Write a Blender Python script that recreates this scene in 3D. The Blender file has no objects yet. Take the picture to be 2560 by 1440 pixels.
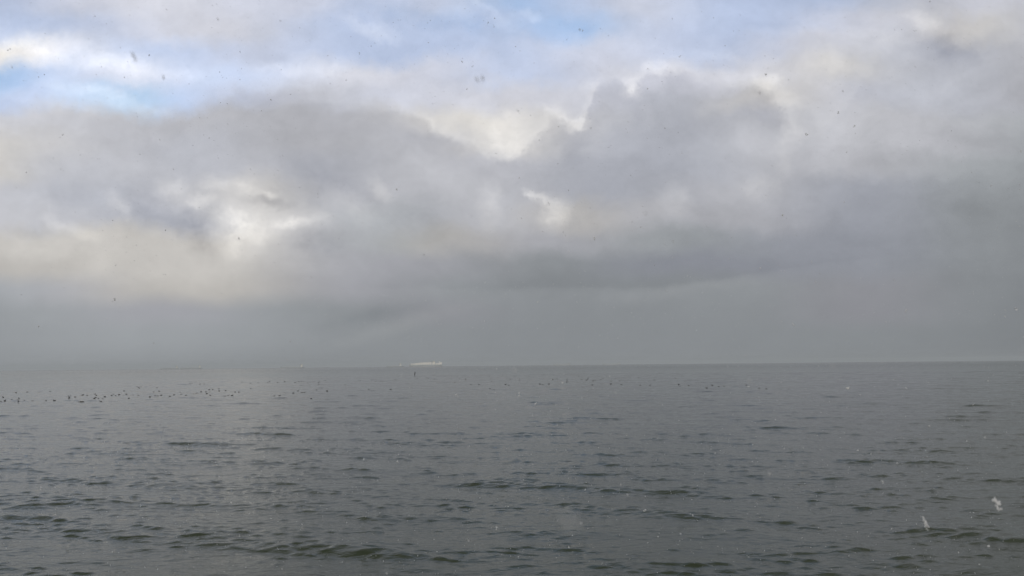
import bpy, bmesh, math, random
import numpy as np
from mathutils import Vector, Matrix

SC = bpy.context.scene
COL = SC.collection
R = math.radians

# ------------------------------------------------------------------ camera
F_PX = 1850.0                       # focal length in pixels of the 2560 px wide photograph
CAM_H = 5.0
PITCH = math.atan(193.2 / F_PX)
ROLL = math.atan(25.5 / 2560)
X_ = Vector((1, 0, 0))
FWD = Vector((0, math.cos(PITCH), math.sin(PITCH)))
UP0 = Vector((0, -math.sin(PITCH), math.cos(PITCH)))
RGT = math.cos(ROLL) * X_ - math.sin(ROLL) * UP0
UPV = math.sin(ROLL) * X_ + math.cos(ROLL) * UP0
cam_data = bpy.data.cameras.new("camera")
cam = bpy.data.objects.new("camera", cam_data)
COL.objects.link(cam)
m = Matrix.Identity(4)
for i in range(3):
    m[i][0] = RGT[i]; m[i][1] = UPV[i]; m[i][2] = -FWD[i]
m[2][3] = CAM_H
cam.matrix_world = m
cam_data.sensor_width = 36.0
cam_data.lens = F_PX / 2560 * 36
cam_data.clip_start = 0.02
cam_data.clip_end = 60000
cam_data.dof.use_dof = True
cam_data.dof.focus_distance = 150.0
cam_data.dof.aperture_fstop = cam_data.lens / 2.4      # the 2.4 mm wide pupil of a phone lens
SC.camera = cam

def ray(px, py):
    return (FWD + RGT * ((px - 1280) / F_PX) + UPV * ((720 - py) / F_PX))

def at_dist(px, py, y):             # world point at depth y along the ray
    d = ray(px, py); t = y / d.y
    return Vector((d.x * t, y, CAM_H + d.z * t))

def on_water(px, py, z=0.0):
    d = ray(px, py); t = (z - CAM_H) / d.z
    return Vector((d.x * t, d.y * t, z))

# ------------------------------------------------------------------ colour management
SC.view_settings.view_transform = 'Standard'
SC.view_settings.look = 'None'
SC.view_settings.exposure = 0.0
SC.view_settings.gamma = 1.0
SC.render.engine = 'CYCLES'
SC.cycles.use_denoising = True
SC.cycles.denoiser = 'OPENIMAGEDENOISE'
SC.cycles.denoising_input_passes = 'RGB_ALBEDO_NORMAL'
SC.cycles.denoising_prefilter = 'ACCURATE'
SC.cycles.max_bounces = 6
SC.cycles.volume_bounces = 0
SC.cycles.caustics_reflective = False
SC.cycles.caustics_refractive = False

# ------------------------------------------------------------------ sun
SUN_AZ, SUN_EL = R(205), R(24)       # behind the viewer, a little to the left (azimuth from +Y, clockwise)
sun_dir = Vector((math.sin(SUN_AZ) * math.cos(SUN_EL), math.cos(SUN_AZ) * math.cos(SUN_EL), math.sin(SUN_EL)))
sl = bpy.data.lights.new("sun", 'SUN')
sl.energy = 1.5
sl.angle = R(10)
sl.color = (1.0, 0.93, 0.82)
so = bpy.data.objects.new("sun", sl)
COL.objects.link(so)
so.rotation_euler = (-sun_dir).to_track_quat('-Z', 'Y').to_euler()
so.location = (0, -50, 80)

# ------------------------------------------------------------------ world: nishita sky under a broken cloud layer
def lin(c):
    c = max(0.0, c) / 255.0
    return c / 12.92 if c <= 0.04045 else ((c + 0.055) / 1.055) ** 2.4

TINT = {'n': (-1, 0, 6), 'w': (4, 1, -3), 'b': (-14, 1, 31), 'B': (-26, 3, 44), 'v': (-3, 0, 10), 't': (-4, 0, 4)}
COVER = {'n': 1, 'w': 1, 'b': .85, 'B': .7, 'v': .97, 't': 1}
GX = list(range(0, 2561, 160))
GRID = {
 0: "197b 207v 215n 213n 208v 207v 203b 211v 195B 207b 212n 205b 197b 196b 186v 198n 198n",
 60: "205b 203b 214v 213n 208n 204b 204b 201b 211b 200B 213v 203b 197b 206v 198n 208w 190n",
 120: "236w 229n 220b 213b 211v 207b 204b 200b 212b 214v 215v 207b 201v 206n 193v 184v 184n",
 180: "205B 220b 231n 224b 220b 222n 216n 210v 206b 208v 212n 204n 212n 210w 190v 184v 174n",
 240: "214b 224b 214B 219b 203v 192n 211v 213n 210n 207n 188v 181v 203w 200n 190v 188v 170n",
 300: "214n 203n 193n 191n 184n 183n 189n 215w 218w 193n 181v 176v 189n 203n 191n 187n 167t",
 360: "205w 199n 192n 188v 179n 176n 184n 191n 214w 182v 174v 182v 196n 199n 188n 179n 161t",
 420: "204w 192v 196n 186v 192n 169v 184n 194n 192n 171v 169v 176v 188n 184n 176n 166t 154t",
 480: "200n 191v 185v 197n 198w 170v 185n 191n 191n 166v 168v 178n 178n 168v 159v 155t 148t",
 540: "195n 196n 177v 179v 218w 183n 173t 186n 187n 181w 174n 173n 168n 158v 152v 149t 145t",
 600: "197w 200w 193w 196w 206w 180n 168t 173w 170n 167n 158t 153t 151v 148v 146v 145t 142t",
 660: "182w 187w 191w 194w 189w 173n 161n 158n 147t 144t 143v 141v 141v 143v 143v 143t 139t",
 720: "167t 176n 181w 184w 176w 164n 155n 151t 141t 139t 141t 142t 145t 143n 142n 140t 135t",
 780: "157t 163t 166n 164n 159t 147t 143t 147n 141t 140t 140t 141t 142t 142n 141n 139t 132t",
 840: "154t 160t 162t 160t 156t 148t 145t 143t 140t 139t 139t 140t 140t 139t 138t 135t 129t",
 915: "151t 154t 154t 152t 147t 142t 143t 141t 139t 138t 139t 139t 138t 136t 135t 133t 127t",
}
# local lumps and gaps of the clouds: x, y, half width, half height, tilt (deg, + falls to the right), strength, tint
BLOBS = [
 (110,118,260,34,9,.16,'w'), (330,160,110,20,10,.08,'w'), (240,236,150,17,15,.13,'w'), (5,195,80,30,10,-.04,'B'),
 (300,222,90,14,8,-.05,'B'), (935,80,62,17,16,.17,'w'), (735,178,110,14,2,.08,'w'), (845,165,36,22,0,.05,'w'),
 (1330,48,17,13,30,.16,'w'), (1150,38,32,18,0,.07,'w'), (1258,58,36,18,0,.08,'w'), (1212,14,50,12,35,.08,'w'),
 (1425,62,70,22,12,-.035,'B'), (1290,14,60,22,0,-.025,'B'), (1268,352,72,52,10,.12,'w'), (1396,285,42,16,25,.14,'w'),
 (1456,306,22,19,0,.19,'w'), (1588,222,24,24,0,.17,'w'), (1474,216,20,24,0,.10,'w'), (1652,170,44,15,0,.13,'w'),
 (1690,185,30,18,20,-.04,'v'), (1922,202,32,15,12,.13,'w'), (1790,142,44,15,8,.10,'w'), (1800,165,50,14,8,-.05,'v'),
 (2200,100,70,22,0,.06,'w'), (2300,45,60,16,22,.08,'w'), (2060,150,45,60,-30,.05,'w'), (2385,112,60,46,0,-.10,'v'),
 (2330,90,45,20,0,-.05,'v'), (1905,288,50,70,-8,-.05,'v'), (1972,330,24,80,8,.09,'w'), (1955,240,22,36,-25,.08,'w'),
 (592,585,52,62,0,.20,'w'), (650,562,80,32,0,.12,'w'), (745,553,56,14,-4,.16,'w'), (490,502,32,17,0,.18,'w'),
 (536,462,30,15,10,.14,'w'), (430,466,34,32,40,.11,'w'), (612,470,32,18,0,.14,'w'), (292,512,34,22,35,.11,'w'),
 (182,572,60,16,22,.12,'w'), (500,588,66,36,35,-.17,'v'), (380,505,60,44,30,-.05,'v'), (110,578,80,16,6,-.07,'t'),
 (668,486,24,10,0,.10,'w'), (1318,480,15,12,50,.14,'w'), (1350,494,36,14,20,.19,'w'), (1388,530,32,40,30,.15,'w'),
 (872,512,60,26,25,.08,'w'), (952,470,34,17,40,.12,'w'), (1690,503,40,30,0,.09,'w'), (1905,465,40,24,0,.09,'w'),
 (1222,520,26,48,0,.09,'w'), (775,600,66,26,10,-.09,'v'), (800,440,80,50,20,-.05,'v'), (690,505,60,12,5,-.10,'v'),
 (1000,815,170,16,-17,.028,'w'), (930,788,110,16,-14,-.028,'t'), (1625,738,90,16,-6,.025,'t'), (1790,714,90,12,-6,.018,'t'),
 (430,700,240,30,4,.04,'w'), (1060,530,60,60,35,-.05,'t'), (2350,225,60,18,-30,.04,'n'),
 (1180,60,300,26,8,-.04,'B'), (420,175,200,22,9,.04,'n'), (1140,345,110,14,35,.03,'n'), (150,640,150,22,0,.04,'w'),
]

world = bpy.data.worlds.new("World")
SC.world = world
world.use_nodes = True
wt = world.node_tree
wt.nodes.clear()

class NT:
    def __init__(s, t): s.t = t
    def n(s, typ, **kw):
        nd = s.t.nodes.new(typ)
        for k, v in kw.items(): setattr(nd, k, v)
        return nd
    def set(s, sock, v):
        if isinstance(v, bpy.types.NodeSocket): s.t.links.new(v, sock)
        else: sock.default_value = v
    def math(s, op, a, b=0.0, c=0.0, clamp=False):
        nd = s.n('ShaderNodeMath', operation=op, use_clamp=clamp)
        s.set(nd.inputs[0], a); s.set(nd.inputs[1], b); s.set(nd.inputs[2], c)
        return nd.outputs[0]
    def vec(s, op, a, b=(0, 0, 0), out=0):
        nd = s.n('ShaderNodeVectorMath', operation=op)
        s.set(nd.inputs[0], a)
        if op == 'SCALE': s.set(nd.inputs['Scale'], b)
        else: s.set(nd.inputs[1], b)
        return nd.outputs[out]
    def mix(s, f, a, b, blend='MIX'):
        nd = s.n('ShaderNodeMix', data_type='RGBA', blend_type=blend)
        s.set(nd.inputs[0], f); s.set(nd.inputs[6], a); s.set(nd.inputs[7], b)
        return nd.outputs[2]
    def mapr(s, v, a, b, c=0.0, d=1.0, kind='SMOOTHSTEP'):
        nd = s.n('ShaderNodeMapRange', interpolation_type=kind)
        s.set(nd.inputs[0], v)
        for i, x in enumerate((a, b, c, d)): nd.inputs[i + 1].default_value = x
        return nd.outputs[0]
    def noise(s, v, scale, detail=4, rough=.55, out=0, dist=0.0):
        nd = s.n('ShaderNodeTexNoise')
        s.set(nd.inputs['Vector'], v); nd.inputs['Scale'].default_value = scale
        nd.inputs['Detail'].default_value = detail; nd.inputs['Roughness'].default_value = rough
        nd.inputs['Distortion'].default_value = dist
        return nd.outputs[out]

W = NT(wt)
dirv = W.n('ShaderNodeTexCoord').outputs['Generated']
sky = W.n('ShaderNodeTexSky', sky_type='NISHITA', sun_disc=False)
sky.sun_elevation = SUN_EL
sky.sun_rotation = SUN_AZ
sky.altitude = 0; sky.air_density = 1.0; sky.dust_density = 0.6; sky.ozone_density = 1.2
SKY_S = 0.10
nish = W.vec('SCALE', sky.outputs[0], SKY_S)
# fixed compass frame of the cloud bank: u to the right of the northern axis, v upward
du = W.vec('DOT_PRODUCT', dirv, tuple(RGT), out=1)
dv = W.vec('DOT_PRODUCT', dirv, tuple(UPV), out=1)
dw = W.vec('DOT_PRODUCT', dirv, tuple(FWD), out=1)
dws = W.math('MAXIMUM', dw, 0.2)
u = W.math('DIVIDE', du, dws)
v = W.math('DIVIDE', dv, dws)
cmb = W.n('ShaderNodeCombineXYZ')
W.set(cmb.inputs[0], u); W.set(cmb.inputs[1], v)
uv = cmb.outputs[0]
def uvp(px, py): return ((px - 1280) / F_PX, (720 - py) / F_PX)
# turbulent warping of the cloud edges, calmer towards the horizon
wamp = W.mapr(v, -0.08, 0.14, 0.12, 1.0)
def warp(src, scale, amp, detail=3, rough=.55):
    c = W.noise(src, scale, detail, rough, out=1)
    c = W.vec('SUBTRACT', c, (0.5, 0.5, 0.5))
    c = W.vec('SCALE', c, W.math('MULTIPLY', wamp, amp))
    c = W.vec('MULTIPLY', c, (1.3, 1, 0))
    return W.vec('ADD', uv, c)
uvw = warp(uv, 7.0, 0.085, 5, .62)
uvb = warp(uv, 17.0, 0.046, 6, .68)
sp = W.n('ShaderNodeSeparateXYZ'); W.set(sp.inputs[0], uvw)
x0, x1 = uvp(0, 0)[0], uvp(2560, 0)[0]
t = W.mapr(sp.outputs[0], x0 - .02, x1 + .02, 0, 1, 'LINEAR')
NISH = (0.30, 0.47, 0.80)
def ramp(yy, fac):
    cr = W.n('ShaderNodeValToRGB')
    cr.color_ramp.interpolation = 'B_SPLINE'
    els = cr.color_ramp.elements
    toks = GRID[yy].split()
    while len(els) < len(toks): els.new(0.5)
    for i, tk in enumerate(toks):
        els[i].position = ((GX[i] - 1280) / F_PX - (x0 - .02)) / (x1 - x0 + .04)
    for i, tk in enumerate(toks):
        g, tn = float(tk[:-1]), tk[-1]
        a = COVER[tn]
        k_ = 1.6 if (tn in 'vn' and g > 193 and yy < 260) else 1.0      # the high thin cloud lets the blue through
        c = [lin(g + dt * k_) for dt in TINT[tn]]
        els[i].color = [(max(0, (cc - (1 - a) * nn) / a)) for cc, nn in zip(c, NISH)] + [a]
    W.set(cr.inputs[0], fac)
    return cr.outputs[0], cr.outputs[1]
vw = sp.outputs[1]
GY = sorted(GRID)
EPS = 1e-9                            # ties each step to the one before, so few values are alive at once
col, cov = ramp(GY[-1], t)
for k in range(len(GY) - 2, -1, -1):
    c2, a2 = ramp(GY[k], W.math('MULTIPLY_ADD', cov, EPS, t))
    f = W.mapr(W.math('MULTIPLY_ADD', a2, EPS, vw), uvp(0, GY[k + 1])[1], uvp(0, GY[k])[1], kind='SMOOTHSTEP')
    col = W.mix(f, col, c2)
    mx = W.n('ShaderNodeMix', data_type='FLOAT')
    W.set(mx.inputs[0], f); W.set(mx.inputs[2], cov); W.set(mx.inputs[3], a2)
    cov = mx.outputs[0]
# the upper outline of the grey cloud bank: height of the outline and strength of its lit rim along the compass
EDGE = [(0,246,.3),(120,264,.2),(230,288,.2),(310,301,.1),(400,288,.1),(470,268,.1),(530,256,.1),(600,234,.1),(700,222,.2),(770,236,.2),(830,259,.3),
        (905,272,.3),(955,266,.5),(1015,282,.9),(1062,300,1),(1093,325,1),(1140,347,1),(1187,360,1),(1225,386,1.1),(1300,384,1.2),(1340,352,1.1),(1360,312,.9),
        (1405,300,1),(1455,322,1.2),(1484,262,.9),(1500,206,.7),(1561,202,.7),(1586,232,1.3),(1620,184,.9),(1680,176,.8),(1790,212,.5),(1925,222,1.2)]
EDGE2 = [(1700,190,0),(1890,205,.9),(1932,232,1),(1952,262,1),(1962,300,.9),(1985,352,.6),(2040,345,.5),(2090,285,.5),(2140,215,.5),(2200,140,.6),(2250,120,.5),(2290,105,.7),
         (2330,98,.9),(2365,94,.8),(2420,120,.5),(2480,175,.3),(2560,240,.2)]
def outline(pts, fac):
    cr = W.n('ShaderNodeValToRGB'); cr.color_ramp.interpolation = 'LINEAR'
    els = cr.color_ramp.elements
    while len(els) < len(pts): els.new(0.5)
    for i, (px, py, rim) in enumerate(pts):
        els[i].position = ((px - 1280) / F_PX - (x0 - .02)) / (x1 - x0 + .04)
    for i, (px, py, rim) in enumerate(pts):
        els[i].color = (uvp(0, py)[1], rim, 0, 1)
    W.set(cr.inputs[0], fac)
    se = W.n('ShaderNodeSeparateColor'); W.set(se.inputs[0], cr.outputs[0])
    return se.outputs[0], se.outputs[1]
spb = W.n('ShaderNodeSeparateXYZ'); W.set(spb.inputs[0], uvb)
tb = W.mapr(spb.outputs[0], x0 - .02, x1 + .02, 0, 1, 'LINEAR')
for pts_, a_, xa, xb, xc, xd in ((EDGE, 1.0, -200, -100, 1920, 1960), (EDGE2, .42, 1890, 1960, 2420, 2560)):
    ev, rim = outline(pts_, W.math('MULTIPLY_ADD', cov, EPS, tb))
    s_ = W.math('SUBTRACT', ev, spb.outputs[1])                  # > 0 below the outline
    px_ = 1 / F_PX
    inside_ = W.math('MULTIPLY', W.mapr(s_, -14 * px_, 20 * px_), W.mapr(s_, 110 * px_, 8 * px_))
    outside_ = W.math('MULTIPLY', W.mapr(s_, 14 * px_, -14 * px_), W.mapr(s_, -70 * px_, -4 * px_))
    win = W.math('MULTIPLY', W.mapr(spb.outputs[0], uvp(xa, 0)[0], uvp(xb, 0)[0]), W.mapr(spb.outputs[0], uvp(xd, 0)[0], uvp(xc, 0)[0]))
    win = W.math('MULTIPLY', win, a_)
    dk = W.math('MULTIPLY', W.math('MULTIPLY', W.math('MULTIPLY', inside_, W.mapr(rim, 0.0, 1.0, .4, 1.0, 'LINEAR')), -.055), win)
    lt = W.math('MULTIPLY', W.math('MULTIPLY', W.math('MULTIPLY', outside_, .065), rim), win)
    col = W.vec('ADD', col, W.vec('SCALE', (1.0, 1.0, .92), dk))
    col = W.vec('ADD', col, W.vec('SCALE', (1.06, 1.0, .88), lt))
# the slanting base of the low bank: darker above the line, a lighter strip of air below it
BASE = [(700, 838, 0), (900, 822, .3), (1100, 790, .6), (1300, 758, .8), (1545, 738, 1), (1733, 710, 1), (1920, 681, .9), (2000, 668, .7), (2200, 642, .4), (2400, 625, 0)]
ev, amt = outline(BASE, W.math('MULTIPLY_ADD', cov, EPS, tb))
s_ = W.math('SUBTRACT', ev, spb.outputs[1])
below_ = W.math('MULTIPLY', W.mapr(s_, -8 * px_, 14 * px_), W.mapr(s_, 75 * px_, 5 * px_))
above_ = W.math('MULTIPLY', W.mapr(s_, 6 * px_, -5 * px_), W.mapr(s_, -110 * px_, -5 * px_))
bb = W.math('MULTIPLY', W.math('SUBTRACT', W.math('MULTIPLY', below_, .013), W.math('MULTIPLY', above_, .014)), amt)
col = W.vec('ADD', col, W.vec('SCALE', (1, 1, 1), bb))
# lumps
BT = {'w': (1.05, 1.0, .9), 'v': (1.02, 1.0, .93), 'B': (1.6, 1.0, .35), 't': (1.03, .98, .98), 'n': (1, 1, 1)}
acc = W.vec('SCALE', col, 0.0001)
for (bx, by, hw, hh, ang, st, tn) in BLOBS:
    cu, cv = uvp(bx, by)
    mp = W.n('ShaderNodeMapping', vector_type='TEXTURE')
    tie = W.n('ShaderNodeVectorMath', operation='MULTIPLY_ADD')
    W.set(tie.inputs[0], acc); tie.inputs[1].default_value = (EPS, EPS, EPS); W.set(tie.inputs[2], uvb)
    W.set(mp.inputs[0], tie.outputs[0])
    mp.inputs['Location'].default_value = (cu, cv, 0)
    mp.inputs['Rotation'].default_value = (0, 0, R(-ang))
    mp.inputs['Scale'].default_value = (hw / F_PX * 1.8, hh / F_PX * 1.8, 1)
    ln = W.vec('LENGTH', mp.outputs[0], out=1)
    f = W.mapr(ln, 1.0, 0.0, 0.0, st)
    acc = W.vec('ADD', acc, W.vec('SCALE', BT[tn], f))
nmod = W.mapr(W.noise(W.vec('MULTIPLY', uvb, (1, 1.3, 1)), 26, 5, .62), .30, .68, .32, 1.32, 'LINEAR')
col = W.vec('ADD', col, W.vec('SCALE', acc, nmod))
# fine texture of the cloud surface
d1 = W.noise(W.vec('MULTIPLY', uvw, (1, 1.5, 1)), 11, 7, .6, dist=.25)
d2 = W.noise(W.vec('MULTIPLY', uv, (1, 1.9, 1)), 3.2, 5, .55)
d3 = W.noise(W.vec('MULTIPLY', uvb, (1, 1.3, 1)), 34, 5, .6)
tex = W.math('ADD', W.math('MULTIPLY', W.math('SUBTRACT', d1, .5), .42), W.math('MULTIPLY', W.math('SUBTRACT', d2, .5), .14))
tex = W.math('ADD', tex, W.math('MULTIPLY', W.math('SUBTRACT', d3, .5), .16))
tex = W.math('MULTIPLY', tex, W.mapr(v, -0.09, 0.12, 0.22, 1.0))
col = W.vec('SCALE', col, W.math('ADD', tex, 1.0))
front = W.mix(cov, nish, col)
# the rest of the sky, all round and overhead
gz = W.n('ShaderNodeSeparateXYZ'); W.set(gz.inputs[0], dirv)
el = gz.outputs[2]
gn = W.noise(W.vec('MULTIPLY', dirv, (1, 1, 2.2)), 2.6, 7, .55, dist=.3)
gc = W.mix(W.mapr(gn, .38, .62), (.30, .315, .345, 1), (.62, .62, .62, 1))
gc = W.mix(W.mapr(gn, .60, .72), gc, nish)
gc = W.mix(W.mapr(el, 0.0, 0.22), (.27, .29, .30, 1), gc)
m_front = W.mapr(dw, .56, .76)
gc = W.mix(W.mapr(el, -0.02, 0.0), (.2, .215, .22, 1), gc)
bg = W.n('ShaderNodeBackground'); W.set(bg.inputs[0], front)
bg2 = W.n('ShaderNodeBackground'); W.set(bg2.inputs[0], gc)
ms_ = W.n('ShaderNodeMixShader'); W.set(ms_.inputs[0], m_front)
wt.links.new(bg2.outputs[0], ms_.inputs[1]); wt.links.new(bg.outputs[0], ms_.inputs[2])
wo = W.n('ShaderNodeOutputWorld'); W.set(wo.inputs[0], ms_.outputs[0])

# ------------------------------------------------------------------ helpers
def tag(o, label=None, cat=None, group=None, kind=None):
    if label: o['label'] = label
    if cat: o['category'] = cat
    if group: o['group'] = group
    if kind: o['kind'] = kind
    return o

def mat(name, rgb, rough=.6, noise=0.0, nscale=1.0, metallic=0.0):
    mt = bpy.data.materials.new(name); mt.use_nodes = True
    b = mt.node_tree.nodes['Principled BSDF']
    b.inputs['Roughness'].default_value = rough
    b.inputs['Metallic'].default_value = metallic
    b.inputs['Base Color'].default_value = (*rgb, 1)
    if noise:
        N = NT(mt.node_tree)
        tc = N.n('ShaderNodeTexCoord').outputs['Object']
        ns = N.noise(tc, nscale, 5, .6)
        c = N.mix(ns, tuple(x * (1 - noise) for x in rgb) + (1,), tuple(min(1, x * (1 + noise)) for x in rgb) + (1,))
        N.set(b.inputs['Base Color'], c)
    return mt

class MB:
    """collects simple solids into one mesh"""
    def __init__(s): s.v = []; s.f = []
    def solid(s, vs, fs):
        o = len(s.v); s.v += [tuple(p) for p in vs]; s.f += [tuple(i + o for i in f) for f in fs]; return s
    def box(s, x0, x1, y0, y1, z0, z1, top=None):
        tx0, tx1, ty0, ty1 = top or (x0, x1, y0, y1)
        vs = [(x0, y0, z0), (x1, y0, z0), (x1, y1, z0), (x0, y1, z0), (tx0, ty0, z1), (tx1, ty0, z1), (tx1, ty1, z1), (tx0, ty1, z1)]
        return s.solid(vs, [(0, 3, 2, 1), (4, 5, 6, 7), (0, 1, 5, 4), (1, 2, 6, 5), (2, 3, 7, 6), (3, 0, 4, 7)])
    def tube(s, pts, rad, n=8):
        rings = []
        for i, p in enumerate(pts):
            p = Vector(p)
            a = Vector(pts[max(0, i - 1)]); b = Vector(pts[min(len(pts) - 1, i + 1)])
            d = (b - a).normalized()
            ref = Vector((0, 1, 0)) if abs(d.y) < .9 else Vector((1, 0, 0))
            e1 = d.cross(ref).normalized(); e2 = d.cross(e1)
            r = rad[i] if isinstance(rad, (list, tuple)) else rad
            ra, rb = r if isinstance(r, tuple) else (r, r)
            rings.append([p + e1 * (ra * math.cos(2 * math.pi * k / n)) + e2 * (rb * math.sin(2 * math.pi * k / n)) for k in range(n)])
        vs = [q for r_ in rings for q in r_]
        fs = []
        for i in range(len(rings) - 1):
            for k in range(n):
                a = i * n + k; b = i * n + (k + 1) % n
                fs.append((a, b, b + n, a + n))
        fs.append(tuple(range(n - 1, -1, -1))); fs.append(tuple(range(len(vs) - n, len(vs))))
        return s.solid(vs, fs)
    def mesh(s, name):
        me = bpy.data.meshes.new(name); me.from_pydata(s.v, [], s.f); me.update()
        bm = bmesh.new(); bm.from_mesh(me); bmesh.ops.recalc_face_normals(bm, faces=bm.faces); bm.to_mesh(me); bm.free()
        return me
    def build(s, name, material, parent=None, smooth=False):
        me = s.mesh(name); me.materials.append(material)
        if smooth: me.polygons.foreach_set('use_smooth', [True] * len(me.polygons))
        o = bpy.data.objects.new(name, me); COL.objects.link(o)
        if parent: o.parent = parent
        return o

def empty(name, loc, rz=0.0):
    o = bpy.data.objects.new(name, None); COL.objects.link(o)
    o.location = loc; o.rotation_euler = (0, 0, rz); o.empty_display_size = .2
    return o

# ------------------------------------------------------------------ the sea: one sheet to the horizon
rng = np.random.default_rng(11)
def band(n, l0, l1, slope, head, spread):
    """a family of wave trains: wave vectors, amplitudes, phases; slope = rms slope of the sum"""
    lam = np.exp(rng.uniform(np.log(l0), np.log(l1), n))
    th = np.radians(rng.normal(head, spread, n))
    k = 2 * np.pi / lam
    return [(k[i] * math.sin(th[i]), k[i] * math.cos(th[i]), slope / k[i] * math.sqrt(2.0 / n), rng.uniform(0, 2 * np.pi), lam[i]) for i in range(n)]
LONG = band(10, 9.0, 18.0, .008, 20, 16) + band(26, 3.2, 7.0, .026, 26, 20)
SWELL = band(40, 3.0, 6.5, 1.0, 20, 18)
MID = band(48, 1.05, 2.5, 1.0, 12, 22)
SHORT = band(80, .27, .75, 1.0, 4, 22)
FINE = band(44, .26, .55, .030, -6, 45)
def gust(X, Y):
    g = .8 * (np.sin(.21 * X + .13 * Y + 1.3) + np.sin(-.11 * X + .31 * Y + 4.0) + np.sin(.37 * X - .23 * Y + 2.2)
         + np.sin(.83 * X + .61 * Y + .4) * .7 + np.sin(-.55 * X + 1.02 * Y + 5.1) * .7)
    return g
def total(band_, X, Y, res):
    H = np.zeros_like(X)
    for kx, ky, A, ph, lam in band_:
        w = np.clip((lam / np.maximum(res, 1e-6) - 1.6) / 1.6, 0, 1)
        if w.max() <= 0: continue
        H += (A * w) * np.cos(kx * X + ky * Y + ph)
    return H
def unit(band_):
    return math.sqrt(sum(c[2] ** 2 for c in band_) / 2)
def ridge(S, t, p=1.25):
    q = np.clip(S - t, 0, 3.0)
    return q ** p
def sea(X, Y, res):
    G = gust(X, Y)
    L = total(LONG, X, Y, res); l = L / unit(LONG)
    M = total(MID, X, Y, res) / unit(MID)
    S = total(SHORT, X, Y, res) / unit(SHORT)
    W_ = total(SWELL, X, Y, res) / unit(SWELL)
    H = L + .006 * M + .0016 * S + total(FINE, X, Y, res)
    H += .042 * ridge(W_ + .15 * G, .95, 1.15)
    H += .0165 * ridge(M + .40 * W_ + .15 * G, .62, 1.1)             # wavelets rising as separate crests
    H += .0150 * ridge(S + .50 * np.clip(M, -1, 2) + .65 * W_ + .26 * G, .42, 1.15)   # ripples riding on them
    return H
def sea_at(x, y, res=.5):
    return float(sea(np.array([x]), np.array([y]), np.array([res]))[0])

def build_sea():
    az = np.radians(np.concatenate([np.linspace(-180, -46, 60, endpoint=False), np.linspace(-46, -40, 30, endpoint=False),
                                    np.linspace(-40, 40, 1180), np.linspace(40, 46, 31)[1:], np.linspace(46, 180, 61)[1:-1]]))
    r = [0.6, 1.2, 2.0, 3.0, 4.2, 5.5, 7.0]
    x = 8.0
    while x < 16: r.append(x); x += .06
    while x < 420: r.append(x); x *= 1.0029
    while x < 900: r.append(x); x *= 1.007
    while x < 13000: r.append(x); x *= 1.022
    r.append(13000.0)
    r = np.array(r)
    daz = np.gradient(az)
    RR, AA = np.meshgrid(r, az, indexing='ij')
    X = RR * np.sin(AA); Y = RR * np.cos(AA)
    dr = np.gradient(r)
    res = np.maximum(dr[:, None] * np.ones_like(AA), RR * daz[None, :])
    Z = sea(X.ravel(), Y.ravel(), res.ravel()).reshape(X.shape)
    nr, na = X.shape
    co = np.stack([X, Y, Z], -1).reshape(-1, 3)
    co = np.concatenate([co, [[0, 0, 0]]]).astype(np.float32)
    i = np.arange(nr - 1)[:, None] * na; j = np.arange(na)[None, :]; j2 = (j + 1) % na
    quads = np.stack([i + j, i + j2, i + na + j2, i + na + j], -1).reshape(-1, 4)
    quads = quads[:, ::-1]
    tris = np.stack([np.full(na, nr * na), (np.arange(na) + 1) % na, np.arange(na)], -1)
    me = bpy.data.meshes.new("water")
    nl = quads.size + tris.size
    me.vertices.add(len(co)); me.vertices.foreach_set('co', co.ravel())
    me.loops.add(nl); me.loops.foreach_set('vertex_index', np.concatenate([quads.ravel(), tris.ravel()]).astype(np.int32))
    npoly = len(quads) + len(tris)
    me.polygons.add(npoly)
    ls = np.concatenate([np.arange(len(quads)) * 4, quads.size + np.arange(len(tris)) * 3]).astype(np.int32)
    me.polygons.foreach_set('loop_start', ls)
    me.polygons.foreach_set('use_smooth', np.ones(npoly, bool))
    me.update(calc_edges=True); me.validate()
    o = bpy.data.objects.new("water", me); COL.objects.link(o)
    return o

water = build_sea()
wm = bpy.data.materials.new("sea water"); wm.use_nodes = True
water.data.materials.append(wm)
tag(water, "grey green sea with small choppy ripples reaching the horizon", "sea", kind='structure')
N = NT(wm.node_tree)
pb = wm.node_tree.nodes['Principled BSDF']
tc = N.n('ShaderNodeTexCoord').outputs['Object']
silt = N.noise(tc, .05, 4, .55)
N.set(pb.inputs['Base Color'], N.mix(silt, (.017, .026, .010, 1), (.024, .031, .012, 1)))
pos_ = N.n('ShaderNodeNewGeometry').outputs['Position']
N.set(pb.inputs['Roughness'], N.mapr(N.vec('LENGTH', pos_, out=1), 40, 1200, .05, .17))          # ripples too small to resolve far out
pb.inputs['IOR'].default_value = 1.333
def ripple(scale, H, detail, src, prev=None, dist=.2):
    nz = N.noise(src, scale, detail, .5, dist=dist)
    b = N.n('ShaderNodeBump'); b.inputs['Strength'].default_value = 1.0
    b.inputs['Distance'].default_value = H
    N.set(b.inputs['Height'], nz)
    if prev is not None: N.set(b.inputs['Normal'], prev)
    return b.outputs[0]
mA = N.n('ShaderNodeMapping'); N.set(mA.inputs[0], tc); mA.inputs['Rotation'].default_value = (0, 0, R(12)); mA.inputs['Scale'].default_value = (.45, 1, 1)
mB = N.n('ShaderNodeMapping'); N.set(mB.inputs[0], tc); mB.inputs['Rotation'].default_value = (0, 0, R(-24)); mB.inputs['Scale'].default_value = (.5, 1, 1)
nb = ripple(.55, .12, 2, mA.outputs[0])
nb = ripple(1.7, .055, 3, mB.outputs[0], nb)
nb = ripple(5.0, .032, 4, mA.outputs[0], nb)
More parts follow.
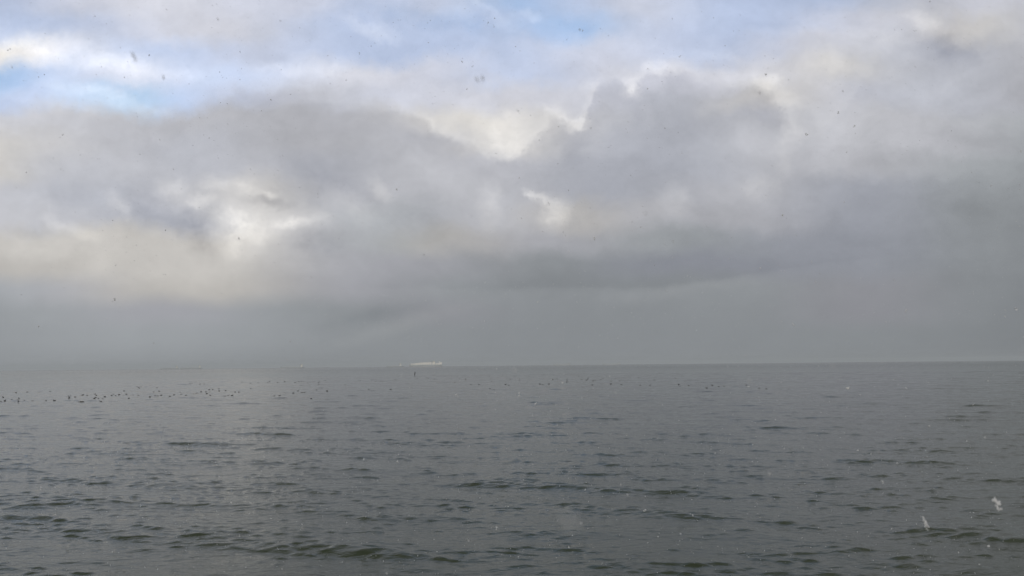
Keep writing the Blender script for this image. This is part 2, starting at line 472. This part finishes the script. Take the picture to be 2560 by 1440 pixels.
nb = ripple(13.0, .013, 3, mB.outputs[0], nb)
N.set(pb.inputs['Normal'], nb)

# ------------------------------------------------------------------ haze
hm = bpy.data.materials.new("haze air"); hm.use_nodes = True
hm.node_tree.nodes.clear()
H_ = NT(hm.node_tree)
pv = H_.n('ShaderNodeVolumePrincipled')
pv.inputs['Color'].default_value = (.72, .77, .79, 1)
pv.inputs['Density'].default_value = 0.88e-4
pv.inputs['Anisotropy'].default_value = 0.0
ho = H_.n('ShaderNodeOutputMaterial'); H_.set(ho.inputs['Volume'], pv.outputs[0])
hz = MB().box(-14500, 14500, -14500, 14500, -1.6, 72).build('haze', hm)
tag(hz, "thin grey snowy haze over the whole sea", "haze", kind='stuff')

# ------------------------------------------------------------------ ships on the roadstead
M_white = mat('white ship paint', (.80, .79, .76), .5, .06, .05)  # plain white of bridges and masts, the paint's own colour
M_cream = mat('cream container paint', (.90, .87, .81), .6, .10, .12)
M_hull = mat('grey blue hull paint', (.40, .43, .45), .55, .12, .03)
M_dark = mat('dark hull paint', (.30, .32, .33), .55, .12, .03)
M_red = mat('faded boot paint', (.34, .30, .29), .6, .12, .05)
M_win = mat('dark bridge glass', (.03, .035, .04), .15)
M_crane = mat('pale crane paint', (.50, .52, .52), .55, .08, .1)

def hull_mesh(L, B, D, bow):
    """hull from stern (x=-L/2*bow) to stem; bow=-1 points left, +1 right. deck height D"""
    mb = MB()
    st = [(-.50, .62, .35, 1.05), (-.485, .86, .6, 1.04), (-.42, 1, .92, 1.0), (-.2, 1, 1, 1.0), (.1, 1, 1, 1.0), (.3, 1, .96, 1.0),
          (.40, .86, .70, 1.02), (.45, .62, .38, 1.12), (.485, .30, .12, 1.24), (.5, .05, .02, 1.30)]
    rings = []
    for (t, wd, wk, dh) in st:
        x = t * L * bow
        xk = (t - (.012 if t > .4 else 0)) * L * bow
        h = D * dh
        rings.append([(xk, -B / 2 * wk, -1.2), (x, -B / 2 * wd, h * .45), (x, -B / 2 * wd, h), (x, B / 2 * wd, h), (x, B / 2 * wd, h * .45), (xk, B / 2 * wk, -1.2)])
    vs = [p for r_ in rings for p in r_]; fs = []
    for i in range(len(rings) - 1):
        for k in range(6):
            a = i * 6 + k; b = i * 6 + (k + 1) % 6
            fs.append((a, b, b + 6, a + 6))
    fs += [tuple(range(6)), tuple(range(len(vs) - 6, len(vs)))]
    return mb.solid(vs, fs)

def bridge(parent, cx, w, B, z0, h, material, bow, name='superstructure'):
    n = max(3, int(h / 3.2)); mb = MB()
    for k in range(n):
        s = 1 - .09 * k / n * 3
        mb.box(cx - w / 2 * s, cx + w / 2 * s, -B / 2 * (s if k < n - 1 else 1.06), B / 2 * (s if k < n - 1 else 1.06), z0 + k * h / n + (.0 if k == 0 else .12), z0 + (k + 1) * h / n)
        mb.box(cx - w / 2 * s * 1.05, cx + w / 2 * s * 1.05, -B / 2 * 1.02, B / 2 * 1.02, z0 + (k + 1) * h / n, z0 + (k + 1) * h / n + .10)
    o = mb.build(name, material, parent)
    for sy in (-1, 1):
        y = sy * (B / 2 * 1.06 + .03)
        k = n - 1
        MB().box(cx - w * .32, cx + w * .32, min(y, y + sy * .05), max(y, y + sy * .05), z0 + (k + .45) * h / n, z0 + (k + .8) * h / n).build('window', M_win, o)
    fn = MB()
    fx = cx - bow * w * .62
    fn.tube([(fx, 0, z0 + h * .55), (fx, 0, z0 + h * 1.02), (fx - bow * .6, 0, z0 + h * 1.16)], [(w * .16, B * .12), (w * .15, B * .11), (w * .13, B * .10)], 12)
    fn.build('funnel', M_dark, o)
    ms = MB()
    ms.tube([(cx, 0, z0 + h), (cx, 0, z0 + h + 8)], [.5, .25], 6)
    ms.box(cx - .2, cx + .2, -2.5, 2.5, z0 + h + 5, z0 + h + 5.4)
    ms.build('radar_mast', M_white, o)
    return o

def ship(name, label, cat, pxl, pxr, dist, bow):
    """a ship seen broadside between two picture columns at a distance"""
    pc = (pxl + pxr) / 2
    d = ray(pc, 912); hd = Vector((d.x, d.y, 0)).normalized()
    loc = hd * dist
    L = (pxr - pxl) / F_PX * dist * (hd.y ** -1) * hd.y * hd.y * 1.0
    # broadside length that spans the two columns
    a0 = math.atan((pxl - 1280) / F_PX); a1 = math.atan((pxr - 1280) / F_PX)
    L = 2 * dist * math.tan((a1 - a0) / 2)
    e = empty(name, (loc.x, loc.y, 0), -math.atan2(hd.x, hd.y))
    tag(e, label, cat, 'ships lying at anchor along the horizon')
    return e, L

# 1 the big pale cargo ship, bow to the left
s, L = ship('cargo_ship', "large pale cargo ship stacked with cream white blocks, brightest ship on the horizon", 'ship', 1023, 1105, 5600, -1)
D = 16.0
hull_mesh(L, 32, D, -1).build('hull', M_hull, s)
MB().box(-L * .47, L * .49, -16.03, 16.03, -1.1, 1.6).build('boot_stripe', M_red, s)
def sx(px): return (px - 1064) / 82 * L
stacks = [(1027.5, 1033, 8), (1033.4, 1039, 9), (1039.4, 1045, 12), (1045.4, 1051, 14), (1051.4, 1057, 16), (1057.4, 1063, 16.5),
          (1063.4, 1068.6, 17), (1069, 1074, 17.4), (1074.4, 1078.6, 18)]
for a, b, hgt in stacks:
    mb = MB()
    xa, xb = sx(a), sx(b)
    nl = max(2, int(round(hgt / 2.7)))
    for k in range(nl):
        z0 = D + .3 + k * hgt / nl
        mb.box(xa, xb, -15, 15, z0, z0 + hgt / nl - .25)
    mb.build('container_stack', M_cream, s)
bridge(s, sx(1084.3), sx(1088) - sx(1081), 30, D, 25, M_cream, 1)
for a, b, hgt in [(1089.5, 1093.5, 10), (1094, 1100.5, 10)]:
    mb = MB(); nl = 3
    for k in range(nl): mb.box(sx(a), sx(b), -15, 15, D + .3 + k * hgt / nl, D + .3 + (k + 1) * hgt / nl - .25)
    mb.build('container_stack', M_cream, s)
mb = MB().box(sx(1100.8), sx(1104.2), -14, 14, D, D + 15).box(sx(1101), sx(1104), -13, 13, D + 15.1, D + 16.5)
mb.build('deckhouse', M_cream, s)
MB().tube([(sx(1098.5), 0, D + 6), (sx(1098.5), 0, D + 25)], [3, 2.2], 8).box(sx(1098.5) - 3.6, sx(1098.5) + 3.6, -3, 3, D + 16, D + 23).build('crane_mast', M_white, s)
MB().tube([(sx(1029), 0, D), (sx(1029), 0, D + 14)], [.6, .3], 6).build('foremast', M_white, s)

# 2 low tanker left of it with a white tower near the stern
s, L = ship('tanker_ship', "low faint tanker with a bright white tower, left of the pale cargo ship", 'ship', 966, 1010, 6400, -1)
hull_mesh(L, 26, 7.0, -1).build('hull', M_dark, s)
bridge(s, L * .30, L * .09, 24, 7.0, 24, M_white, 1)
MB().box(-L * .30, L * .2, -1, 1, 7.6, 9.4).tube([(-L * .05, 0, 7), (-L * .05, 0, 16)], .8, 6).build('deck_piping', M_crane, s)
MB().tube([(-L * .42, 0, 7), (-L * .42, 0, 18)], [.6, .3], 6).build('foremast', M_crane, s)

# 3 tanker in the left middle, yellowish bridge at its right end
s, L = ship('tanker_ship', "long low grey tanker with one pale yellowish bridge at its right end", 'ship', 701, 760, 6000, -1)
hull_mesh(L, 28, 9.0, -1).build('hull', M_hull, s)
bridge(s, L * .40, L * .075, 26, 9.0, 19, M_cream, 1)
for xx in (-.25, .03):
    MB().tube([(L * xx, 0, 9), (L * xx, 0, 23)], [1.4, .9], 8).tube([(L * xx, 0, 21), (L * (xx + .10), 0, 26)], [.7, .4], 6).build('deck_crane', M_crane, s)
MB().box(-L * .36, L * .3, -1, 1, 9.6, 11.2).build('deck_piping', M_crane, s)

# 4 and 5, the two ships at the far left
s, L = ship('bulk_ship', "faint low ship at the far left with a bright white bridge touching its neighbour", 'ship', 401, 447, 6400, -1)
hull_mesh(L, 26, 8.0, -1).build('hull', M_hull, s)
bridge(s, L * .40, L * .10, 24, 8.0, 18, M_white, 1)
for xx in (-.28, -.05, .16):
    MB().box(L * (xx - .07), L * (xx + .07), -9, 9, 8, 10).build('hatch_cover', M_crane, s)
MB().tube([(-L * .40, 0, 8), (-L * .40, 0, 18)], [.7, .3], 6).build('foremast', M_crane, s)
s, L = ship('crane_ship', "grey cargo ship with two pale deck cranes, right of the leftmost ship", 'ship', 451, 505, 5900, -1)
hull_mesh(L, 28, 9.0, -1).build('hull', M_hull, s)
bridge(s, L * .40, L * .075, 26, 9.0, 17, M_white, 1)
for xx in (-.20, .03, .2):
    c = MB().tube([(L * xx, 0, 9), (L * xx, 0, 25)], [2.0, 1.5], 8).box(L * xx - 2.6, L * xx + 2.6, -2.4, 2.4, 23, 27)
    c = c.build('deck_crane', M_crane, s)
    MB().tube([(L * xx + 2.6, 0, 25), (L * (xx + .11), 0, 21)], [1.0, .6], 6).build('jib', M_crane, c)
for xx in (-.32, -.08, .12):
    MB().box(L * (xx - .05), L * (xx + .05), -9, 9, 9, 11).build('hatch_cover', M_crane, s)

# 6 and 7, ghostly hulls right of the middle
s, L = ship('bulk_ship', "barely visible long grey hull on the horizon right of the centre", 'ship', 1383, 1427, 8300, -1)
hull_mesh(L, 28, 12.0, -1).build('hull', M_hull, s)
bridge(s, L * .38, L * .09, 26, 12, 13, M_crane, 1)
for xx in (-.3, -.12, .06, .22): MB().box(L * (xx - .06), L * (xx + .06), -9, 9, 12, 14.5).build('hatch_cover', M_hull, s)
s, L = ship('bulk_ship', "rightmost ship, a very faint low hull melting into the haze", 'ship', 1506, 1553, 8300, -1)
hull_mesh(L, 28, 11.0, -1).build('hull', M_hull, s)
bridge(s, L * .38, L * .08, 26, 11, 12, M_crane, 1)
for xx in (-.3, -.12, .06, .22): MB().box(L * (xx - .06), L * (xx + .06), -9, 9, 11, 13.5).build('hatch_cover', M_hull, s)

# ------------------------------------------------------------------ marker pole
M_black = mat('black pole paint', (.012, .013, .014), .5, .2, 3)
p = on_water(1036.5, 939.5)
mk = empty('marker_buoy', (p.x, p.y, sea_at(p.x, p.y)))
tag(mk, "thin black marker pole leaning a little, standing in the water below the pale cargo ship", 'buoy')
MB().tube([(-.05, 0, -.5), (0, 0, 0), (.11, 0, 1.0), (.24, 0, 2.1)], [.14, .15, .25, .18], 10).build('pole', M_black, mk)
MB().tube([(-.01, 0, -.18), (0, 0, -.05), (0, 0, .10), (.01, 0, .16)], [.25, .42, .42, .3], 14).build('float', M_dark, mk)

# ------------------------------------------------------------------ birds
M_duck = mat('dark duck feathers', (.018, .017, .016), .75, .35, 9)
M_duck2 = mat('brown grey duck feathers', (.045, .041, .037), .75, .35, 9)
M_gull = mat('gull grey white feathers', (.62, .62, .60), .7, .1, 8)
M_gullg = mat('grey brown gull feathers', (.06, .058, .055), .7, .3, 9)

def duck_mesh(name, neck, headlow=False):
    mb = MB()
    pts = [(-.255, 0, .12), (-.22, 0, .105), (-.15, 0, .075), (-.05, 0, .05), (.06, 0, .045), (.135, 0, .065), (.17, 0, .11),
           (.178, 0, .12 + neck * .45), (.18, 0, .12 + neck * .85), (.195, 0, .135 + neck), (.225, 0, .13 + neck), (.25, 0, .118 + neck), (.285, 0, .108 + neck)]
    rad = [.012, (.035, .05), (.075, .10), (.10, .125), (.10, .122), (.08, .095), (.055, .06), .036, .036, .046, .036, (.014, .018), (.006, .016)]
    mb.tube(pts, rad, 12)
    me = mb.mesh(name); me.polygons.foreach_set('use_smooth', [True] * len(me.polygons))
    return me
D1 = duck_mesh('duck', .10); D1.materials.append(M_duck)
D2 = duck_mesh('duck', .05); D2.materials.append(M_duck2)
D3 = duck_mesh('duck', .02); D3.materials.append(M_duck)

DUCKS = """8,993 3,1005 12,1003 29,999 47,996 45,999 61,1001 82,1003 40,981 68,980 98,980 125,978 115,1001 136,1001 46,1004
188,992 202,990 207,987 218,988 228,973 212,975 237,986 241,988 239,994 236,996 246,995 257,997 262,992 252,1003
279,988 284,985 289,989 298,987 310,977 316,985 322,995 331,988 346,988
375,992 388,989 395,990 384,980 398,978 393,969 403,988 425,991 430,978 435,987
450,980 453,985 465,988 486,985 491,983 503,979 515,979 524,980 523,974 532,973 517,984 526,988 475,958 480,958 500,960 511,960
548,977 547,972 578,979 588,980 597,980 564,976 571,989 580,989 563,991 605,955 626,958 646,957 669,956 674,954 627,971
685,990 694,956 712,954 738,956 747,954 753,954 756,953 760,953 711,982 733,983 745,977 755,981 761,981 699,989
769,957 776,955 785,954 798,953 797,956 797,961 807,962 813,951 848,953 863,962 893,953 896,953 901,951 791,975 818,978 922,973 778,996 930,950
952,953 957,953 939,953 988,949 987,954 1043,946 977,973
1067,943 1071,946 1086,947 1113,941 1109,941 1129,940 1144,940 1161,940 1156,942 1149,946 1164,946 1164,949 1137,956 1191,940 1198,961 1177,961
1223,940 1227,947 1229,953 1234,975 1225,972 1266,942 1287,941 1276,948 1299,950 1323,941 1264,961 1272,963
1359,937 1383,937 1413,937 1431,938 1447,940 1350,960 1357,962 1372,960 1382,949 1392,947 1418,947 1418,950 1417,955 1453,948
1466,950 1469,948 1470,945 1483,952 1488,950 1502,949 1508,945 1481,962 1539,946 1528,953 1527,960 1527,964 1550,952 1554,961 1571,951 1597,944 1601,963
1625,963 1636,950 1689,945 1700,965 1697,961 1722,964 1767,970 1781,963 1797,966 1810,965 1866,963 1898,970 1916,972 1972,972"""
BIG = {(523, 974), (1481, 962), (1767, 970), (1781, 963), (12, 1003), (1866, 963)}
ZONES = [(0, 150, "by the left picture edge"), (150, 270, "around the bird with raised wings"), (270, 362, "under the flying gull"),
         (362, 444, "just right of the flying gull"), (444, 535, "below the two deck crane ship"), (535, 680, "in the gap right of the crane ship"),
         (680, 765, "below the yellowish bridge tanker"), (765, 935, "in the gap right of that tanker"), (935, 1060, "around the black marker pole"),
         (1060, 1205, "right of the marker pole"), (1205, 1340, "on the middle water"), (1340, 1460, "below the faint centre hull"),
         (1460, 1605, "below the rightmost ship"), (1605, 2100, "at the right end of the flock")]
ORD = ['leftmost', 'second from left', 'third from left', 'fourth from left', 'fifth from left', 'sixth from left', 'seventh from left', 'eighth from left',
       'ninth from left', 'tenth from left', 'eleventh from left', 'twelfth from left', 'thirteenth from left', 'fourteenth from left', 'fifteenth from left',
       'sixteenth from left', 'seventeenth from left', 'eighteenth from left', 'nineteenth from left', 'twentieth from left']
random.seed(5)
pts = [tuple(int(q) for q in a.split(',')) for a in DUCKS.split()]
for z0, z1, phrase in ZONES:
    zs = sorted([q for q in pts if z0 <= q[0] < z1], key=lambda q: q[1])
    gaps = [(zs[i + 1][1] - zs[i][1], i) for i in range(max(0, len(zs) // 4), min(len(zs) - 1, 3 * len(zs) // 4 + 1))]
    cut = max(gaps)[1] + 1 if gaps else len(zs)
    for row, part in (("far", zs[:cut]), ("near", zs[cut:])):
        part = sorted(part)
        for i, (px, py) in enumerate(part):
            sc_ = .92 if (px, py) in BIG else (random.uniform(.66, .86) if py > 962 else random.uniform(.85, 1.05))
            w = on_water(px, py + .6)
            z = sea_at(w.x, w.y, max(.3, w.y * .0046))
            me = random.choice([D1, D1, D2, D3])
            o = bpy.data.objects.new('duck', me); COL.objects.link(o)
            o.location = (w.x, w.y, z - .01)
            o.rotation_euler = (0, 0, random.choice([0, math.pi]) + random.uniform(-.6, .6))
            o.scale = (sc_, sc_, sc_)
            lab = f"dark duck {phrase}, {row} row, {ORD[i]}" if len(part) > 1 else f"dark duck alone in the {row} row {phrase}"
            tag(o, lab, 'duck', 'dark ducks floating on the sea')

def bird(name, label, cat, wings, material, loc, rz, span=1.2, tilt=0.0):
    """one continuous bird: body swept along x, wings grown out of it"""
    bm = bmesh.new()
    prof = [(-.24, .008, .02), (-.17, .03, .03), (-.08, .055, .055), (.02, .065, .06), (.10, .05, .05), (.16, .038, .04), (.20, .035, .036), (.235, .018, .018), (.27, .006, .007)]
    n = 10; rings = []
    for (x, ry, rz_) in prof:
        rings.append([bm.verts.new((x, ry * math.cos(2 * math.pi * k / n), rz_ * math.sin(2 * math.pi * k / n))) for k in range(n)])
    side = {}
    for i in range(len(rings) - 1):
        for k in range(n):
            f = bm.faces.new((rings[i][k], rings[i][(k + 1) % n], rings[i + 1][(k + 1) % n], rings[i + 1][k]))
            side[(i, k)] = f
    bm.faces.new(rings[0][::-1]); bm.faces.new(rings[-1])
    for sgn, kk in ((1, (0, 1)), (-1, (3, 4))):
        fs = [side[(2, kk[0] if sgn > 0 else kk[0])], side[(3, kk[0])]]
        ret = bmesh.ops.extrude_face_region(bm, geom=fs)
        vs = [g for g in ret['geom'] if isinstance(g, bmesh.types.BMVert)]
        bmesh.ops.delete(bm, geom=fs, context='FACES')
        prev = Vector((0, 0, 0))
        for st, (yy, zz, xx, chord) in enumerate(wings):
            if st > 0:
                fsel = [g for g in ret['geom'] if isinstance(g, bmesh.types.BMFace)]
                ret = bmesh.ops.extrude_face_region(bm, geom=fsel)
                bmesh.ops.delete(bm, geom=fsel, context='FACES')
                vs = [g for g in ret['geom'] if isinstance(g, bmesh.types.BMVert)]
            xs = [v_.co.x for v_ in vs]; c0 = (min(xs) + max(xs)) / 2; w0 = max(xs) - min(xs)
            cz = sum(v_.co.z for v_ in vs) / len(vs)
            for v_ in vs:
                fx = (v_.co.x - c0) / w0
                v_.co = Vector((xx + fx * chord, sgn * yy * span, zz * span + (1 if v_.co.z > cz else -1) * .006 + .03))
    bmesh.ops.recalc_face_normals(bm, faces=bm.faces)
    me = bpy.data.meshes.new(name); bm.to_mesh(me); bm.free(); me.materials.append(material)
    me.polygons.foreach_set('use_smooth', [True] * len(me.polygons))
    o = bpy.data.objects.new(name, me); COL.objects.link(o)
    o.location = loc; o.rotation_euler = (tilt, 0, rz)
    tag(o, label, cat)
    return o
g = at_dist(348.5, 970.5, 145)
bird('gull', "gull in flight low over the water, wings held in a shallow V", 'gull',
     [(.12, .10, .03, .17), (.26, .20, .06, .15), (.40, .25, .02, .10), (.56, .26, -.08, .02)], M_gullg, g, R(90), 1.15, 0).rotation_euler = (0, R(-28), R(90))
g = on_water(172.5, 996)
bird('gull', "grey brown bird settling on the water with both wings raised upright", 'gull',
     [(.11, .14, .03, .13), (.19, .32, .05, .12), (.25, .48, .02, .09), (.30, .64, -.06, .02)], M_gullg,
     (g.x, g.y, sea_at(g.x, g.y) + .05), R(84), .80, 0)
# gulls resting on the water, paler than the ducks
D4 = duck_mesh('gull', .09); D4.materials.append(M_gull)
for (px, py, lab, sc_) in [(1406, 957, "pale gull swimming among the dark ducks below the faint centre hull", 1.1),
                           (1524, 940.5, "tiny white gull on the far water below the rightmost ship", 1.2),
                           (1871, 967.5, "pale gull just behind the right end ducks", 1.0),
                           (2119, 970.5, "white gull sitting alone on the right side water", 1.35)]:
    w = on_water(px, py + .6)
    o = bpy.data.objects.new('gull', D4); COL.objects.link(o)
    o.location = (w.x, w.y, sea_at(w.x, w.y, max(.3, w.y * .0046))); o.rotation_euler = (0, 0, random.uniform(-.5, .5))
    o.scale = (sc_,) * 3
    tag(o, lab, 'gull', 'pale gulls resting on the water')
# a floating piece of wood
w = on_water(203, 1005.5)
dl = MB().tube([(-.55, 0, .0), (-.2, .04, .05), (.2, 0, .05), (.5, -.05, .02)], [.03, .06, .065, .03], 9).build('driftwood', M_gullg, None, True)
dl.location = (w.x, w.y, sea_at(w.x, w.y))
tag(dl, "low flat dark piece of driftwood floating in front of the raised wing bird", 'driftwood')

# ------------------------------------------------------------------ falling snow
M_snow = bpy.data.materials.new('wet snow'); M_snow.use_nodes = True
b = M_snow.node_tree.nodes['Principled BSDF']
b.inputs['Base Color'].default_value = (.60, .61, .63, 1); b.inputs['Roughness'].default_value = .8
N = NT(M_snow.node_tree)
nz = N.noise(N.n('ShaderNodeTexCoord').outputs['Object'], 3.0, 4, .6)
N.set(b.inputs['Base Color'], N.mix(nz, (.50, .51, .53, 1), (.72, .73, .75, 1)))
# loose ice crystals let part of the light through
trn = N.n('ShaderNodeBsdfTransparent'); mxs = N.n('ShaderNodeMixShader'); mxs.inputs[0].default_value = .95
out_ = [q for q in M_snow.node_tree.nodes if q.type == 'OUTPUT_MATERIAL'][0]
M_snow.node_tree.links.new(trn.outputs[0], mxs.inputs[1]); M_snow.node_tree.links.new(b.outputs[0], mxs.inputs[2])
M_snow.node_tree.links.new(mxs.outputs[0], out_.inputs['Surface'])
SC.cycles.transparent_max_bounces = 24

def flake_bm(seed, n, elong, spread=.55, crystals=2, fine=1.0):
    """an aggregate of small ice clumps, unit size"""
    r_ = random.Random(seed); bm = bmesh.new()
    ax = Vector((r_.uniform(.3, .7), r_.uniform(-.2, .2), -1)).normalized()
    for k in range(n):
        tt = (k / (n - 1) - .5) if n > 1 else 0
        c = ax * tt * elong + Vector((r_.gauss(0, .16), r_.gauss(0, .16), r_.gauss(0, .13))) * spread
        s_ = r_.uniform(.16, .30) * (1.15 - abs(tt)) * fine
        ret = bmesh.ops.create_icosphere(bm, subdivisions=1 if crystals < 2 else 2, radius=s_, matrix=Matrix.Translation(c))
        for v_ in ret['verts']:
            v_.co = c + (v_.co - c) * r_.uniform(.65, 1.35)
    return bm
VAR = []
for i in range(8):
    bm = flake_bm(i * 7 + 1, [2, 3, 3, 4, 5, 2, 4, 1][i], [.5, .7, .3, .9, .6, .4, .8, 0][i], 1.0, 1)
    me = bpy.data.meshes.new('snowflake'); bm.to_mesh(me); bm.free(); me.materials.append(M_snow); VAR.append(me)

BIGF = [  # px, py, distance, size (m), clumps, elongation, label
 (2492, 1258, .80, .0125, 9, 1.0, "largest white snowflake, ragged clump near the right edge over dark water"),
 (2313, 1308, .95, .0115, 9, 1.5, "tall ragged white snowflake left of the largest one, over dark water"),
 (2472, 1366, 1.2, .0068, 6, .3, "compact white snowflake near the bottom right corner"),
 (1422, 1300, .085, .0018, 5, .8, "big very blurred pale snowflake close to the lens over the lower middle water"),
 (1453, 1308, .70, .0034, 4, .4, "small soft snowflake touching the big blurred one"),
 (335, 142, .40, .0036, 7, 1.7, "long smeared grey snowflake before the upper left clouds"),
 (409, 194, .55, .0032, 5, 1.3, "short slanting grey snowflake below the long smeared one at upper left"),
 (1193, 199, .34, .0024, 6, 1.4, "left half of a blurred pair of grey snowflakes in the blue gap"),
 (1206, 195, .34, .0026, 6, 1.2, "right half of a blurred pair of grey snowflakes in the blue gap"),
 (1295, 277, .80, .0036, 4, 1.2, "small dark slanting snowflake right below the blurred pair"),
 (1449, 74, .75, .0036, 5, -.6, "dark snowflake in the top blue patch right of the centre"),
 (545, 48, .75, .0034, 4, 1.1, "dark slanting snowflake high at the upper left"),
 (701, 52, .85, .0032, 4, .5, "small dark snowflake at the top, left of the centre"),
 (1069, 326, 1.1, .0034, 5, .2, "round dark snowflake on the grey cloud left of the cream gap"),
 (1372, 508, 1.3, .0052, 5, 2.0, "thin upright dark snowflake before the small bright cloud gap"),
 (597, 596, 1.0, .0044, 5, .7, "triangular dark snowflake on the bright cream cloud at left"),
 (1060, 637, 1.0, .0038, 5, .3, "flat dark snowflake on the grey cloud above the pale cargo ship"),
 (1682, 603, .60, .0028, 4, 1.1, "soft dark snowflake over the grey bank right of the centre"),
 (1614, 533, .30, .0017, 4, .8, "faint blurred snowflake on the pale cloud right of the centre"),
 (1477, 292 + 28, 1.0, .0034, 4, .8, "dark snowflake right of the cream cloud hook"),
 (1287, 926, .34, .0022, 6, .8, "pale blurred snowflake at the horizon just right of the centre"),
 (1874, 953, .30, .0024, 5, .3, "pale blurred snowflake over the right end ducks"),
 (1538, 982, .50, .0022, 4, .8, "small pale blurred snowflake under the rightmost ship"),
 (2323, 1065, 1.4, .0062, 5, .1, "bright oval snowflake on a dark ripple at the right"),
 (2463, 1094, 1.0, .0040, 4, .5, "soft white snowflake near the right edge, middle of the water"),
 (1924, 1185, .55, .0034, 5, .3, "wide faint snowflake over the lower right water"),
 (2207, 1205, .8, .0042, 5, .8, "faint pale drop shaped snowflake over the lower right water"),
 (2243, 1158, 1.0, .0038, 4, .6, "soft pale snowflake right of the middle of the water"),
 (967, 1434, 1.0, .0046, 5, .6, "white snowflake at the bottom edge left of the centre"),
 (1171, 1351, 1.2, .0040, 4, .8, "bright slanting snowflake in the lower middle water"),
 (1552, 1212, 1.2, .0046, 5, .5, "bright triangular snowflake right of the centre over the water"),
 (1569, 1237, .7, .0030, 4, 1.0, "soft snowflake just below the bright triangular one"),
 (1701, 1334, 1.4, .0050, 4, .3, "white snowflake in the lower water above a dark wave"),
 (211, 1212, 1.5, .0064, 5, .6, "white snowflake over the long dark wave at lower left"),
 (2080, 915, .30, .0018, 4, .9, "faint blurred snowflake on the horizon at the right"),
 (30, 168, 1.0, .0036, 4, 1.2, "dark slanting snowflake in the deep blue at the left edge"),
 (1899, 232, .7, .0034, 4, 1.0, "soft dark snowflake by the cream rim of the right cloud"),
 (2107, 228, .9, .0036, 4, .7, "dark slanting snowflake on the pale cloud at upper right"),
]
occupied = []
for i, (px, py, d_, sz, n_, el_, lab) in enumerate(BIGF):
    bm = flake_bm(200 + i, n_ * 4, el_ * 1.1, .75, 1, .45)
    me = bpy.data.meshes.new('snowflake'); bm.to_mesh(me); bm.free(); me.materials.append(M_snow)
    me.polygons.foreach_set('use_smooth', [True] * len(me.polygons))
    o = bpy.data.objects.new('snowflake', me); COL.objects.link(o)
    o.location = at_dist(px, py, d_); o.scale = (sz * .85,) * 3
    tag(o, lab, 'snowflake', 'falling snowflakes near the viewer')

rs = np.random.default_rng(3)
n = 24000
P = np.stack([rs.uniform(-7, 7, n), rs.uniform(.9, 8.5, n), rs.uniform(.6, 9.5, n)], -1)
S = np.clip(rs.lognormal(np.log(.0046), .35, n), .0018, .0085)
rel = P - np.array([0, 0, CAM_H])
dw_ = rel @ np.array(FWD); a_ = rel @ np.array(RGT) / dw_; b_ = rel @ np.array(UPV) / dw_
inside = (np.abs(a_) < .70) & (np.abs(b_) < .395) & (dw_ > .5)
keep = ~(inside & (dw_ < 1.25))
size_px = np.where(inside & keep, S / dw_ * F_PX, 0)
order = np.argsort(-size_px)
solo = order[:300 - len(BIGF)]
solo_set = np.zeros(n, bool); solo_set[solo] = True
for i in solo:
    me = VAR[int(rs.integers(0, len(VAR)))]
    o = bpy.data.objects.new('snowflake', me); COL.objects.link(o)
    o.location = P[i]; o.scale = (S[i],) * 3
    o.rotation_euler = (rs.uniform(-.5, .5), rs.uniform(-.3, .3), rs.uniform(0, 6.28))
    lab = "tiny dark speck of falling snow against the clouds" if (rel[i][2] / max(rel[i][1], .1)) > 0 else "tiny white speck of falling snow over the water"
    tag(o, lab, 'snowflake', 'tiny snow specks against the clouds' if (rel[i][2] > 0) else 'tiny snow specks over the water')
rest = np.where(keep & ~solo_set)[0]
ico = np.array([(0, 0, 1), (1, 0, 0), (0, 1, 0), (-1, 0, 0), (0, -1, 0), (0, 0, -1)], float)
icf = np.array([(0, 1, 2), (0, 2, 3), (0, 3, 4), (0, 4, 1), (5, 2, 1), (5, 3, 2), (5, 4, 3), (5, 1, 4)])
lobes = rs.normal(0, .22, (len(rest), 2, 3))
vv = (ico[None, None] * rs.uniform(.22, .42, (len(rest), 2, 6, 1)) + lobes[:, :, None, :]) * S[rest][:, None, None, None] + P[rest][:, None, None, :]
vv = vv.reshape(-1, 3)
ff = (icf[None] + (np.arange(len(rest) * 2) * 6)[:, None, None]).reshape(-1, 3)
me = bpy.data.meshes.new('falling_snow')
me.vertices.add(len(vv)); me.vertices.foreach_set('co', vv.astype(np.float32).ravel())
me.loops.add(ff.size); me.loops.foreach_set('vertex_index', ff.astype(np.int32).ravel())
me.polygons.add(len(ff)); me.polygons.foreach_set('loop_start', (np.arange(len(ff)) * 3).astype(np.int32))
me.update(calc_edges=True); me.validate(); me.materials.append(M_snow)
fs_ = bpy.data.objects.new('falling_snow', me); COL.objects.link(fs_)
tag(fs_, "countless fine specks of falling snow in the air", 'snow', kind='stuff')
